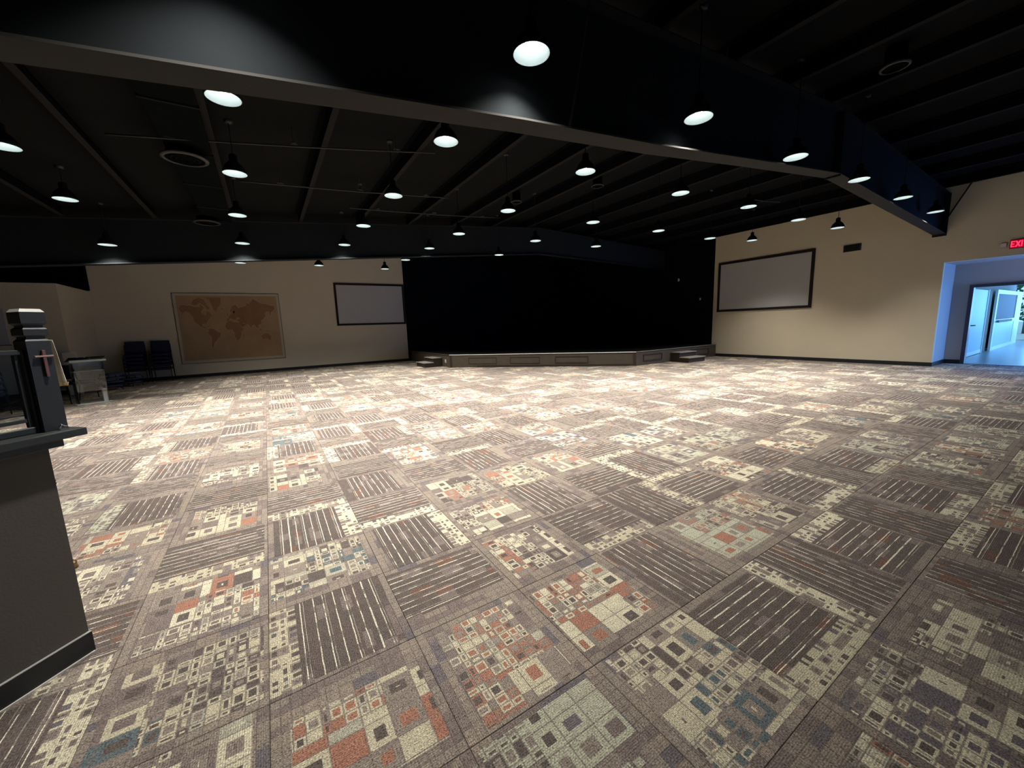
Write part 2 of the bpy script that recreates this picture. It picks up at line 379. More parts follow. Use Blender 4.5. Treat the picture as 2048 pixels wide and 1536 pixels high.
    quiet = mixc(ma('MULTIPLY', thin, 0.5), quiet, dark)
    qmask = ma('MAXIMUM', ma('LESS_THAN', u, ma('ADD', 0.07, ma('MULTIPLY', rnd(seed, 5.5, 0.3), 0.16))),
               ma('MAXIMUM', ma('GREATER_THAN', u, ma('SUBTRACT', 1.0, ma('MULTIPLY', rnd(seed, 1.5, 0.3), 0.13))), ma('GREATER_THAN', v, ma('SUBTRACT', 1.0, ma('MULTIPLY', rnd(seed, 6.5, 0.3), 0.13)))))
    qmask = ma('MAXIMUM', qmask, ma('LESS_THAN', v, ma('MULTIPLY', rnd(seed, 8.5, 0.3), 0.12)))
    block_tile = mixc(qmask, blocks, quiet)
    # striped tile
    lines = []
    xs = [.235, .262, .345, .425, .445, .515, .600, .622, .690, .770, .845, .868]
    ws = [.007, .004, .010, .009, .003, .007, .009, .003, .007, .010, .007, .004]
    st = [(0.0, 0.0)]
    for p, ww in zip(xs, ws): st += [(p-ww/2, 1.0 if ww > .005 else .55), (p+ww/2, 0.0)]
    wob = N.new('ShaderNodeTexNoise'); wob.noise_dimensions = '2D'; wob.inputs['Scale'].default_value = 7.0
    L.new(uv.outputs[0], wob.inputs['Vector'])
    u_w = ma('ADD', u, ma('MULTIPLY', ma('SUBTRACT', wob.outputs['Fac'], 0.5), 0.008))
    ln = ramp(u_w, st)
    brk = ma('GREATER_THAN', rnd(us_i, vs_i, ma('ADD', seed, 2.6)), ma('MULTIPLY', rnd(seed, 0.9, 0.1), 0.55))
    ln = ma('MULTIPLY', ln, ma('ADD', 0.25, ma('MULTIPLY', brk, 0.75)))
    sbase = pick(rnd(us_i, vb_i, ma('ADD', seed, 21.0)), [dark, (0.125, 0.098, 0.090), mauve, (0.16, 0.095, 0.075)], [0.5, 0.86, 0.96])
    stripe = mixc(ln, sbase, (0.66, 0.62, 0.50))
    small_in = ma('GREATER_THAN', ma('MINIMUM', us_d, vs_d), 0.017)
    sm = mixc(ma('MULTIPLY', small_in, ma('GREATER_THAN', rnd(us_i, vs_i, seed), 0.3)), mixc(ma('GREATER_THAN', rnd(vs_i, us_i, seed), 0.72), light, taupe), pick(rnd(vs_i, us_i, ma('ADD', seed, 1.0)), [mauve, dark, slate], [0.5, 0.8]))
    stripe = mixc(ma('LESS_THAN', u, 0.20), stripe, mixc(ma('GREATER_THAN', rnd(seed, 4.4, 6.1), 0.6), sm, quiet))
    stripe = mixc(ma('GREATER_THAN', u, ma('SUBTRACT', 1.0, ma('MULTIPLY', rnd(seed, 5.1, 0.3), 0.12))), stripe, quiet)
    stripe = mixc(ma('LESS_THAN', v, 0.035), stripe, quiet)
    is_stripe = ma('LESS_THAN', ttype, 1.5)
    colr = mixc(is_stripe, block_tile, stripe)
    # loop pile: ribs and speckle, and slight overall drift between tiles
    rib = ma('ADD', ma('MULTIPLY', ma('SINE', ma('MULTIPLY', u, 2*PI*80)), 0.17), 1.0)
    tc = N.new('ShaderNodeTexCoord')
    sn = N.new('ShaderNodeTexNoise'); sn.inputs['Scale'].default_value = 170; sn.inputs['Detail'].default_value = 2
    geo = N.new('ShaderNodeNewGeometry'); L.new(geo.outputs['Position'], sn.inputs['Vector'])
    sn2 = N.new('ShaderNodeTexNoise'); sn2.inputs['Scale'].default_value = 26; sn2.inputs['Detail'].default_value = 3
    L.new(geo.outputs['Position'], sn2.inputs['Vector'])
    k = ma('MULTIPLY', rib, ma('MAXIMUM', 0.25, ma('ADD', -0.5, ma('MULTIPLY', sn.outputs['Fac'], 3.0))))
    k = ma('MULTIPLY', k, ma('ADD', 0.70, ma('MULTIPLY', sn2.outputs['Fac'], 0.60)))
    k = ma('MULTIPLY', k, ma('ADD', 0.93, ma('MULTIPLY', rnd(seed, 3.3, 3.3), 0.14)))
    vm = N.new('ShaderNodeVectorMath'); vm.operation = 'SCALE'; L.new(colr, vm.inputs[0]); setin(vm.inputs['Scale'], k)
    L.new(vm.outputs[0], B.inputs['Base Color'])
    bp = N.new('ShaderNodeBump'); bp.inputs['Strength'].default_value = 0.35; bp.inputs['Distance'].default_value = 0.003
    L.new(sn.outputs['Fac'], bp.inputs['Height']); L.new(bp.outputs['Normal'], B.inputs['Normal'])
    return m
MT['carpet'] = carpet_material()
floor = struct('floor', MB().box((XMIN, YMIN, -0.10), (16.62, YL+0.1, -0.0065)), mat('floor_underlay', (0.04, 0.035, 0.03), 0.9, noise=(5, 0.1)))
TS, GX, GY = 0.61, 0.46, 1.11
def tile_mesh():
    me = bpy.data.meshes.new('carpet_tile'); h = TS/2 - 0.0009; t = 0.0062; c = 0.0016
    vs = [(sx*h, sy*h, -t) for sx, sy in ((-1,-1),(1,-1),(1,1),(-1,1))] + [(sx*h, sy*h, -c) for sx, sy in ((-1,-1),(1,-1),(1,1),(-1,1))] \
        + [(sx*(h-c), sy*(h-c), 0) for sx, sy in ((-1,-1),(1,-1),(1,1),(-1,1))]
    fs = [(8,9,10,11)] + [(i, (i+1) % 4, 4+(i+1) % 4, 4+i) for i in range(4)] + [(4+i, 4+(i+1) % 4, 8+(i+1) % 4, 8+i) for i in range(4)]
    me.from_pydata(vs, [], fs); me.materials.append(MT['carpet'])
    ul = me.uv_layers.new(name='UVMap')
    for l in me.loops:
        p = me.vertices[l.vertex_index].co; ul.data[l.index].uv = (p.x/TS+0.5, p.y/TS+0.5)
    me.update(); return me
tmesh = tile_mesh()
cand = []
for i in range(-18, 27):
    for j in range(-10, 29):
        cx, cy = GX + TS*(i+0.5), GY + TS*(j+0.5)
        if cx < XMIN+.3 or cy < YMIN+.3 or cy > YL+0.2 or cx > XR+0.2: continue
        if cx > XS+0.6 and cy > YS and (cx-5.79)*0.714+(cy-13.68)*0.70 > 0.8: continue
        pr = proj((cx, cy, 0)); d2 = cx*cx+cy*cy+H_CAM**2
        vis = pr is not None and -90 < pr[0] < 2140 and pr[1] < 1640
        cand.append((0 if vis else 1, (d2**1.5)/H_CAM, cx, cy, (i, j)))
cand.sort()
rr = random.Random(11)
rest = []
STRIPED = {(-1,1),(0,1),(2,0),(2,-1),(3,-1),(4,-1),(0,2),(-2,3),(-1,3),(-1,4),(-1,7),(-3,5),(-3,6),(-3,7),(-2,5),(-2,7),(0,3),(0,4),(0,5),(0,6),
           (1,4),(2,1),(2,2),(2,4),(3,1),(3,2),(4,1),(4,2),(4,-2),(5,-1),(5,-2),(5,0),(6,-1),(6,0),(7,0),(7,-1),(6,1),(-3,1),(-3,2),(-4,7)}
SQUARES = {(1,0):2,(3,0):2,(0,0):2,(-1,0):2,(1,-1):3,(2,-2):4,(3,-2):2,(-2,1):3,(-2,2):2,(-1,2):3,(-1,5):2,(-1,6):2,(-3,3):4,(-3,4):2,(-3,8):2,(-2,4):2,
           (-2,6):2,(-2,8):2,(-4,6):4,(1,1):2,(1,2):2,(1,3):2,(1,5):2,(2,3):2,(3,3):2,(4,0):2,(5,1):2,(8,-1):2,(-2,0):2,(0,-1):4,(1,-2):2}
def tile_kind(ij):
    if ij in STRIPED: return 1
    if ij in SQUARES: return SQUARES[ij]
    q = rr.random()
    return 1 if q < 0.56 else 2 if q < 0.82 else 3 if q < 0.90 else 4
for n, (nv, d, cx, cy, q) in enumerate(cand):
    seed = round(rr.random()*50+1, 3); rot = (((q[0]+q[1]) % 2) + (rr.random() < 0.5) * 2) * PI/2; kind_ = tile_kind(q)
    if n < 300:
        o = bpy.data.objects.new('carpet_tile', tmesh); COL.objects.link(o); o.parent = floor
        o.location = (cx, cy, 0); o.rotation_euler = (0, 0, rot); o['tile_seed'] = seed; o['tile_type'] = float(kind_)
    else: rest.append((cx, cy, rot, seed, kind_))
vs, fs, uvs, sd, kd = [], [], [], [], []
h = TS/2 - 0.0009
for cx, cy, rot, seed, kind_ in rest:
    o_ = len(vs); ca, sa = math.cos(rot), math.sin(rot)
    x1_, y1_ = min(h, 99), min(h, 99)
    for z in (0.0, -0.0062):
        for sx, sy in ((-1,-1),(1,-1),(1,1),(-1,1)):
            px, py = cx+sx*h, cy+sy*h
            vs.append((min(px, XR), min(py, YL), z))
    fs.append((o_, o_+1, o_+2, o_+3)); sd.append(seed); kd += [kind_]*5
    for sx, sy in ((-1,-1),(1,-1),(1,1),(-1,1)):
        lx, ly = (min(cx+sx*h, XR)-cx), (min(cy+sy*h, YL)-cy)
        uvs.append(((lx*ca+ly*sa)/TS+0.5, (-lx*sa+ly*ca)/TS+0.5))
    for i in range(4):
        fs.append((o_+i, o_+4+i, o_+4+(i+1) % 4, o_+(i+1) % 4)); sd.append(seed); uvs += [(0, 0)]*4
# recess carpet continues to the door
me = bpy.data.meshes.new('far_carpet_tiles'); me.from_pydata(vs, [], fs); me.materials.append(MT['carpet'])
ul = me.uv_layers.new(name='UVMap')
for i, c in enumerate(uvs): ul.data[i].uv = c
at = me.attributes.new('tile_seed', 'FLOAT', 'FACE')
for i, s_ in enumerate(sd): at.data[i].value = s_
at = me.attributes.new('tile_type', 'FLOAT', 'FACE')
for i, s_ in enumerate(kd): at.data[i].value = s_
o = bpy.data.objects.new('far_carpet_tiles', me); COL.objects.link(o); o.parent = floor; o['kind'] = 'stuff'
for i in range(2):
    for j in range(7):
        cx, cy = XR+TS*(i+0.5)+0.0, 2.82-TS*(j+0.5)
        o = bpy.data.objects.new('recess_carpet_tile', tmesh); COL.objects.link(o); o.parent = floor
        o.location = (cx, cy, 0.0); o.rotation_euler = (0, 0, rr.choice([0, PI/2])); o['tile_seed'] = round(rr.random()*50+1, 3); o['tile_type'] = float(rr.choice([1, 1, 2, 4]))

# ------------------------------------------------------------------ steel beams
def ibeam(name, label, yw, pts, hw, right_end=None, col=MT['steel']):
    """pts: [(x, z of underside)]; web goes up to the roof"""
    t = thing(name, label, 'beam', (0, 0, 0))
    fl = MB(); wb = MB(); tf = MB()
    for (x0, z0), (x1, z1) in zip(pts, pts[1:]):
        fl.prism([(x0, yw-hw, z0), (x0, yw+hw, z0), (x0, yw+hw, z0+0.016), (x0, yw-hw, z0+0.016)], (x1-x0, 0, z1-z0))
        wb.prism([(x0, yw-0.006, z0+0.016), (x1, yw-0.006, z1+0.016), (x1, yw-0.006, roof(x1)-0.222), (x0, yw-0.006, roof(x0)-0.222)], (0, 0.012, 0))
        tf.prism([(x0, yw-hw, roof(x0)-0.222), (x0, yw+hw, roof(x0)-0.222), (x0, yw+hw, roof(x0)-0.208), (x0, yw-hw, roof(x0)-0.208)], (x1-x0, 0, roof(x1)-roof(x0)))
    fl.build('lower_flange', col, t); wb.build('web', MT['web'], t); tf.build('upper_flange', MT['web'], t)
    return t
beam1 = [(-8.95, 2.28), (-0.92, 2.86), (2.0, 3.17), (3.74, 3.32), (5.79, 3.54), (8.35, 3.80), (10.81, 3.68), (XR-0.01, 3.47)]
b = ibeam('steel_beam', 'deep dark steel roof beam with a grey underside crossing the whole room nearest the viewer', 2.97, beam1, 0.115)
for x_, n in ((8.35, 'splice_plate'),):
    MB().box((x_-0.012, 2.86, 3.77), (x_+0.012, 3.08, roof(x_)-0.225)).build(n, MT['web'], b)
MB().box((XR-0.03, 2.84, 3.42), (XR-0.005, 3.10, roof(XR)-0.21)).build('end_plate', MT['web'], b)
for x_ in (2.49,):     # brace from the flange to a purlin
    zz = np.interp(x_, [p[0] for p in beam1], [p[1] for p in beam1]) + 0.02
    MB().tube([(x_, 2.87, zz), (x_+0.20, 2.80, roof(x_)-0.2)], 0.010, 6).build('brace', MT['conduit'], b)
p0 = hy(172, 530, 11.31); p1 = hy(808, 515, 11.31)
sl = (p1[2]-p0[2])/(p1[0]-p0[0])
f0 = lambda x_: p0[2] + sl*(x_-p0[0]) - 0.0
beam2 = [(-8.9, f0(-8.9)), (-3, f0(-3)), (4, f0(4)), (8.35, f0(8.35)), (XR-0.03, f0(8.35)-0.2)]
ibeam('steel_beam', 'far dark roof beam with lamp glow along its lower edge in front of the map wall', 11.32, beam2, 0.10, col=MT['web'])

# ------------------------------------------------------------------ ducts, diffusers, conduits
t = thing('air_duct', 'long black rectangular air duct with round diffusers, left ceiling bay', 'duct')
xd0, xd1 = -0.86, -0.36
zd = roof(-0.6)-0.24
MB().box((xd0, 3.12, zd-0.02), (xd1, 11.1, roof(xd0)-0.21), bev=0.006).build('duct_body', MT['duct'], t)
for yy in (4.4, 5.8, 7.2, 8.6, 10.0):
    MB().box((xd0-0.012, yy, zd-0.035), (xd1+0.012, yy+0.03, zd+0.0)).build('duct_flange', MT['purlin'], t)
def rz(px, py, dz): # point under the roof seen at px,py
    d = ray(px, py); lo, hi = 0.0005, 0.08
    for _ in range(60):
        s_ = (lo+hi)/2; P = C0+d*s_
        if P[2] > roof(P[0])-dz: hi = s_
        else: lo = s_
    return tuple(C0+d*lo)
def diffuser(name, label, c, r, group=None, top=0.12):
    t = thing(name, label, 'diffuser', c, 0, group)
    MB().lathe([(r, 0), (r*0.97, -0.02), (r*0.82, -0.03), (r*0.80, -0.012), (r*0.86, 0.0)], 32, mi=0, close=True).build('outer_ring', MT['ring'], t, True)
    for q in (0.62, 0.42, 0.22):
        MB().lathe([(r*q, -0.022), (r*(q-0.09), -0.028), (r*(q-0.09), -0.022), (r*q, -0.014)], 24, close=True).build('inner_ring', MT['duct'], t, True)
    MB().lathe([(0.001, 0.0), (r*0.86, 0.0), (r*0.8, 0.03), (r*0.7, 0.03), (r*0.7, top), (0.001, top)], 24, close=False).build('collar', MT['duct'], t, True)
    return t
zz = zd - 0.03
p = hz(370, 316, zz-0.08); diffuser('round_diffuser', 'large round ceiling diffuser under the duct, nearer of the two', (p[0], p[1], zz-0.08), 0.27, top=0.10)
p = hz(415, 443, zz-0.02); diffuser('round_diffuser', 'large round ceiling diffuser under the duct, farther of the two', (p[0], min(p[1], 10.9), zz-0.08), 0.25, top=0.10)
for px, py, lb, r_ in ((1195, 371, 'small round ring diffuser between the lamps in the ceiling centre, near the middle lamp', 0.15), (1033, 403, 'small round ring diffuser above the lamp left of the ceiling centre', 0.14), (1790, 132, 'round ribbed diffuser high in the right ceiling bay', 0.16)):
    p = rz(px, py, 0.24); diffuser('round_diffuser', lb, p, r_, top=0.20)
def pipe(label, a, b, r=0.012, cat='pipe', mt='conduit', hang=True):
    t = thing('ceiling_conduit', label, cat)
    a = Vector(a); b = Vector(b); n = 9
    pts = [a.lerp(b, i/n) - Vector((0, 0, 0.02*math.sin(PI*i/n))) for i in range(n+1)]
    MB().tube(pts, r, 8).build('tube', MT[mt], t, True)
    if hang:
        for q in (0.15, 0.5, 0.85):
            c = a.lerp(b, q); MB().tube([c, (c.x, c.y, roof(c.x)+0.005)], 0.004, 6).build('hanger', MT[mt], t)
            MB().lathe([(0.05, 0), (0.06, 0.02), (0.03, 0.04), (0.001, 0.045)], 12, c=(c.x, c.y, c.z-0.01)).build('junction_box', MT[mt], t)
pipe('thin grey conduit crossing the ceiling above the second row of lamps', rz(210, 268, 0.24), rz(870, 306, 0.24))
pipe('thin grey conduit crossing the ceiling behind the third row of lamps', rz(480, 362, 0.24), rz(900, 396, 0.24))
pipe('thin grey conduit low in the far ceiling bay', rz(700, 416, 0.24), rz(1000, 436, 0.24))
pipe('short pale conduit near the ridge left of the beam kink', rz(1500, 398, 0.26), rz(1560, 404, 0.26), hang=False)

# ------------------------------------------------------------------ pendant lamps
R_L = 0.142
def lamp_proto():
    t = thing('pendant_lamp', 'x', 'pendant lamp')
    prof = [(R_L, 0.0), (R_L+0.004, 0.004), (R_L*0.93, 0.05), (R_L*0.72, 0.105), (R_L*0.42, 0.145), (R_L*0.34, 0.16), (R_L*0.34, 0.23), (R_L*0.2, 0.25), (0.0008, 0.252)]
    MB().lathe(prof, 28).build('lamp_shade', MT['lamp_blk'], t, True)
    pin = [(R_L-0.002, 0.001), (R_L*0.91, 0.05), (R_L*0.70, 0.10), (R_L*0.42, 0.132), (0.0008, 0.138)]
    MB().lathe(pin, 28).build('reflector', MT['reflector'], t, True)
    MB().lathe([(0.0008, 0.052), (0.03, 0.057), (0.047, 0.078), (0.045, 0.10), (0.026, 0.132), (0.0008, 0.134)], 18).build('bulb', MT['bulb'], t, True)
    return t
lamp0 = lamp_proto(); first_lamp = [True]
ORD = ['first', 'second', 'third', 'fourth', 'fifth', 'sixth', 'seventh', 'eighth']
def add_lamp(P, label, group, k=1.0):
    global lamp0
    if first_lamp[0]:
        t = dup(lamp0, P, 0); first_lamp[0] = False; t.location = P; t['label'] = label; t['group'] = group
    else: t = dup(lamp0, P, 0, label, group)
    zt = roof(P[0]) - P[2]
    MB().tube([(0, 0, 0.245), (0, 0, zt)], 0.006, 6).build('cord', MT['lamp_blk'], t)
    MB().lathe([(0.0008, zt-0.035), (0.05, zt-0.03), (0.055, zt)], 12).build('canopy', MT['lamp_blk'], t, True)
    d = bpy.data.lights.new('lamp_light', 'SPOT'); d.energy = LAMP_W*k; d.color = LAMP_COL
    d.spot_size = math.radians(112); d.spot_blend = 1.0; d.shadow_soft_size = 0.045
    l = bpy.data.objects.new('lamp_light', d); COL.objects.link(l); l.parent = t; l.location = (0, 0, 0.046)
    return t
ZL = 3.65
rows = {
 'A': ('the row nearest the viewer', [(1063,109), (1397,237), (1591,315), (1718,360), (1806,396), (1871,424)]),
 'B': ('the row just behind the near beam', [(447,197), (892,284), (1171,344), (1361,387), (1497,414), (1597,440), (1675,456)]),
 'C': ('the third row from the viewer', [(5,293), (470,348), (787,392), (1016,422), (1186,445), (1317,462), (1420,477), (1504,481)]),
 'D': ('the fourth row from the viewer', [(131,399), (475,431), (727,452), (918,468), (1071,482), (1192,493)]),
 'E': ('the row against the far beam', [(215,490), (485,487), (689,490), (859,497), (998,510)]),
 'F': ('the low row by the map wall', [(481,526), (638,531), (770,538), (811,520)])}
extraA = [(-0.02, 2.52, ZL)]
for k, (txt, L_) in rows.items():
    for i, (px, py) in enumerate(L_):
        P = hz(px, py, ZL)
        if k == 'A': P = hy(px, py, 2.70)
        if k == 'E' and i < 4: P = hy(px, py, 10.98)
        if k == 'E' and i == 4: P = hy(px, py, 10.7)
        if k == 'C' and i == 7: P = hy(px, py, 6.6)
        end = ''
        add_lamp(tuple(P), 'black dome pendant lamp, %s from the left in %s' % (ORD[i], txt), 'black dome pendant lamps', 0.45 if k == 'A' else 1.0)
for P in extraA: add_lamp(P, 'black dome pendant lamp at the left end of the nearest row, above the frame', 'black dome pendant lamps', 0.55)
for o in list(lamp0.children) + [lamp0]: bpy.data.objects.remove(o)

# ------------------------------------------------------------------ projection screens
def screen(label, a, b, axis):
    """wall screen from a=(s0,z0) to b=(s1,z1); axis 'x': hangs on the left wall, 'y': on the right wall"""
    (s0, z0), (s1, z1) = a, b; fw = 0.085; t = thing('projection_screen', label, 'screen', ((s0+s1)/2, YL, z0) if axis == 'x' else (XR, (s0+s1)/2, z0))
    ox, oz = (s0+s1)/2, z0
    def bx(p, q, d0, d1, name, m):
        if axis == 'x': MB().box((p[0]-ox, -d1, p[1]-oz), (q[0]-ox, -d0, q[1]-oz), bev=0.004).build(name, m, t)
        else: MB().box((-d1, p[0]-ox, p[1]-oz), (-d0, q[0]-ox, q[1]-oz), bev=0.004).build(name, m, t)
    bx((s0, z0), (s1, z0+fw), 0.002, 0.05, 'frame_bottom', MT['frame_blk']); bx((s0, z1-fw), (s1, z1), 0.002, 0.05, 'frame_top', MT['frame_blk'])
    bx((s0, z0+fw), (s0+fw, z1-fw), 0.002, 0.05, 'frame_side', MT['frame_blk']); bx((s1-fw, z0+fw), (s1, z1-fw), 0.002, 0.05, 'frame_side', MT['frame_blk'])
    bx((s0+fw, z0+fw), (s1-fw, z1-fw), 0.004, 0.03, 'screen_fabric', MT['canvas'])
screen('grey projection screen in a black frame on the left wall beside the world map', (2.66, 1.74), (5.66, 3.55), 'x')
screen('grey projection screen in a black frame on the right wall beside the stage', (5.70, 1.74), (8.86, 3.61), 'y')

# ------------------------------------------------------------------ world map
t = thing('world_map', 'large tan parchment world map with a cream border on the left wall', 'map', (-1.04, YL, 0.52))
x0, x1, z0, z1 = -1.63, 1.63, 0.0, 2.53
MB().box((x0, -0.022, z0), (x1, -0.002, z1), bev=0.003).build('border', MT['paper'], t)
for a_, b_ in (((x0-0.012, -0.026, z0-0.012), (x1+0.012, -0.001, z0)), ((x0-0.012, -0.026, z1), (x1+0.012, -0.001, z1+0.012)), ((x0-0.012, -0.026, z0), (x0, -0.001, z1)), ((x1, -0.026, z0), (x1+0.012, -0.001, z1))):
    MB().box(a_, b_).build('edge_strip', MT['stage_trim'], t)
MB().box((x0+0.085, -0.024, z0+0.10), (x1-0.085, -0.02, z1-0.085)).build('map_sheet', MT['parch'], t)
LAND = {
 'north_america': [(-168,66),(-162,70),(-156,71),(-141,70),(-128,70),(-115,68),(-108,68),(-96,68),(-94,72),(-86,69),(-81,67),(-88,64),(-94,60),(-92,57),(-85,55),(-82,52),(-79,54),(-77,59),(-78,62),(-70,61),(-65,59),(-60,54),(-56,52),(-60,50),(-66,49),(-64,46),(-70,43),(-74,40),(-76,36),(-81,31),(-80,26),(-82,28),(-84,30),(-90,29),(-97,27),(-97,21),(-94,18),(-91,19),(-87,21),(-89,16),(-84,15),(-83,10),(-79,9),(-81,7),(-86,11),(-92,14),(-96,16),(-105,20),(-109,26),(-113,31),(-114,28),(-110,23),(-116,31),(-121,35),(-124,40),(-124,47),(-130,54),(-135,58),(-146,61),(-152,59),(-160,55),(-165,55),(-158,58),(-165,61)],
 'greenland': [(-72,78),(-60,82),(-35,83),(-20,80),(-22,72),(-32,68),(-43,60),(-51,64),(-54,70),(-60,76)],
 'arctic_isles': [(-125,72),(-115,76),(-95,78),(-80,76),(-70,70),(-62,66),(-70,63),(-80,70),(-95,73),(-110,70),(-120,71)],
 'south_america': [(-79,9),(-75,11),(-71,12),(-62,10),(-55,6),(-50,1),(-44,-2),(-35,-6),(-37,-12),(-39,-18),(-42,-23),(-48,-26),(-53,-33),(-57,-36),(-62,-39),(-65,-43),(-67,-47),(-69,-52),(-68,-55),(-74,-52),(-74,-44),(-73,-37),(-71,-30),(-70,-20),(-76,-14),(-81,-6),(-80,-1),(-77,4)],
 'africa': [(-17,21),(-13,28),(-6,36),(3,37),(10,37),(11,33),(20,31),(24,32),(32,31),(35,27),(38,19),(43,12),(51,12),(48,5),(42,-2),(39,-7),(40,-15),(35,-20),(35,-25),(31,-30),(26,-34),(19,-35),(15,-27),(12,-17),(13,-8),(9,-1),(9,4),(4,6),(-5,5),(-9,5),(-13,9),(-17,14)],
 'eurasia': [(-9,37),(-9,43),(-2,44),(-1,48),(2,51),(8,54),(9,58),(13,55),(20,55),(24,59),(28,60),(22,61),(25,65),(20,63),(17,60),(13,56),(10,59),(6,60),(10,64),(15,68),(22,70),(30,71),(40,67),(34,66),(42,66),(55,68),(68,69),(72,73),(82,72),(98,77),(113,75),(130,72),(145,72),(160,70),(178,69),(178,64),(170,60),(163,58),(162,52),(157,53),(156,60),(145,59),(136,54),(141,52),(135,44),(129,41),(127,35),(125,38),(121,39),(118,38),(122,37),(120,33),(122,30),(119,25),(113,22),(108,21),(106,18),(109,12),(105,9),(101,13),(99,9),(104,1),(101,3),(98,9),(97,16),(91,22),(87,21),(80,15),(80,10),(77,8),(73,18),(70,22),(66,25),(57,26),(50,30),(48,29),(52,25),(57,25),(59,22),(52,16),(44,13),(39,20),(35,28),(35,35),(28,37),(27,40),(35,41),(41,41),(38,46),(31,46),(28,43),(24,40),(22,37),(19,42),(13,45),(18,40),(15,38),(11,43),(4,43),(0,40),(-2,37)],
 'australia': [(114,-22),(122,-17),(130,-12),(136,-12),(137,-16),(141,-12),(146,-19),(153,-26),(150,-37),(144,-39),(138,-34),(131,-32),(123,-34),(115,-34)],
 'britain': [(-5,50),(1,51),(0,54),(-3,58),(-6,57),(-4,54)], 'iceland': [(-24,65),(-20,66),(-14,65),(-19,63)],
 'madagascar': [(44,-24),(47,-25),(50,-16),(49,-12),(44,-17)], 'borneo': [(109,1),(115,6),(119,5),(116,-3),(110,-2)],
 'sumatra': [(95,5),(100,3),(106,-4),(104,-6),(98,0)], 'java': [(105,-6),(114,-7),(114,-8.5),(106,-8)],
 'new_guinea': [(131,-1),(141,-3),(150,-9),(144,-9),(138,-7),(133,-4)], 'japan': [(130,31),(135,34),(140,36),(142,40),(141,43),(145,44),(141,45),(139,38),(133,35)],
 'new_zealand': [(167,-46),(171,-44),(174,-41),(178,-38),(175,-35),(174,-38),(170,-46)], 'philippines': [(120,18),(122,18),(125,10),(126,6),(122,8),(120,14)],
 'sulawesi': [(119,0),(124,1),(121,-1),(122,-5),(119,-4)]}
def mproj(lon, lat, k=1.0):
    ym = math.log(math.tan(PI/4 + math.radians(max(-70, min(78, lat)))/2))
    return (lon/180.0)*1.53 - 0.07, 1.14 + ym*0.55
for nm, pts in LAND.items():
    P2 = [mproj(*q) for q in pts]
    P2 = [(x_, min(z_, z1-0.10)) for x_, z_ in P2]
    # pale coastal band under the land
    bm = bmesh.new()
    c_ = Vector((sum(p[0] for p in P2)/len(P2), sum(p[1] for p in P2)/len(P2)))
    pl = []
    n = len(P2)
    for i in range(n):
        a_, b_, c2 = Vector(P2[i-1]), Vector(P2[i]), Vector(P2[(i+1) % n])
        tt = (c2-a_); nn = Vector((tt.y, -tt.x)); nn = nn.normalized() if nn.length > 0 else nn
        pl.append(nn)
    area2 = sum(P2[i-1][0]*P2[i][1]-P2[i][0]*P2[i-1][1] for i in range(n))
    sg = 1 if area2 > 0 else -1
    big_ = n > 20
    if nm not in ('greenland', 'arctic_isles'):
        H2 = [(max(x0+.09, min(x1-.09, p[0]+sg*q.x*0.018)), min(z1-.09, p[1]+sg*q.y*0.018)) for p, q in zip(P2, pl)]
        MB().prism([(p[0], -0.0248, p[1]) for p in H2], (0, 0.0012, 0)).build('coast_band', MT['halo'], t)
    MB().prism([(p[0], -0.0262, p[1]) for p in P2], (0, 0.0022, 0)).build('landmass', MT['land'], t)

# ------------------------------------------------------------------ wall fixtures
t = thing('wall_vent', 'small black louvred vent high on the right wall', 'vent', (XR, 4.77, 3.455))
MB().box((-0.03, -0.21, -0.10), (-0.002, 0.21, 0.10), bev=0.004).build('vent_frame', MT['vent'], t)
for k in range(5):
    z = -0.07+k*0.035; MB().box((-0.040, -0.18, z-0.008), (-0.028, 0.18, z+0.008)).build('louvre', MT['duct'], t)
t = thing('exit_sign', 'red lit exit sign on the right wall above the recess', 'sign', (XR, 1.62, 2.995))
MB().box((-0.05, -0.17, -0.10), (-0.002, 0.155, 0.10), bev=0.006).build('housing', MT['frame_blk'], t)
MB().box((-0.053, -0.16, -0.09), (-0.048, 0.145, 0.09)).build('face_plate', MT['exit'], t)
def strokes(ch):
    W_, H_, T_ = 0.058, 0.13, 0.017; b_ = []
    if ch == 'E': b_ = [((0,0),(T_,H_)), ((0,0),(W_,T_)), ((0,H_/2-T_/2),(W_*.85,H_/2+T_/2)), ((0,H_-T_),(W_,H_))]
    if ch == 'I': b_ = [((0,0),(T_,H_))]
    if ch == 'T': b_ = [((W_/2-T_/2,0),(W_/2+T_/2,H_)), ((0,H_-T_),(W_,H_))]
    return b_
yc = 0.135
for ch, adv in (('E', 0.075), ('X', 0.078), ('I', 0.034), ('T', 0.07)):
    m_ = MB()
    if ch == 'X':
        for s_ in (0, 1):
            ya, yb = (yc, yc-0.06) if s_ else (yc-0.06, yc)
            dy = 0.011
            m_.prism([(-0.058, ya+dy, -0.065), (-0.058, ya-dy, -0.065), (-0.058, yb-dy, 0.065), (-0.058, yb+dy, 0.065)], (0.006, 0, 0))
    else:
        for (a0, h0), (a1, h1) in strokes(ch): m_.box((-0.058, yc-a0, -0.065+h0), (-0.052, yc-a1, -0.065+h1))
    m_.build('letter', MT['red'], t); yc -= adv
MB().box((-0.04, 0.20, -0.04), (-0.002, 0.30, 0.05), bev=0.008).build('sensor_box', MT['white'], t)
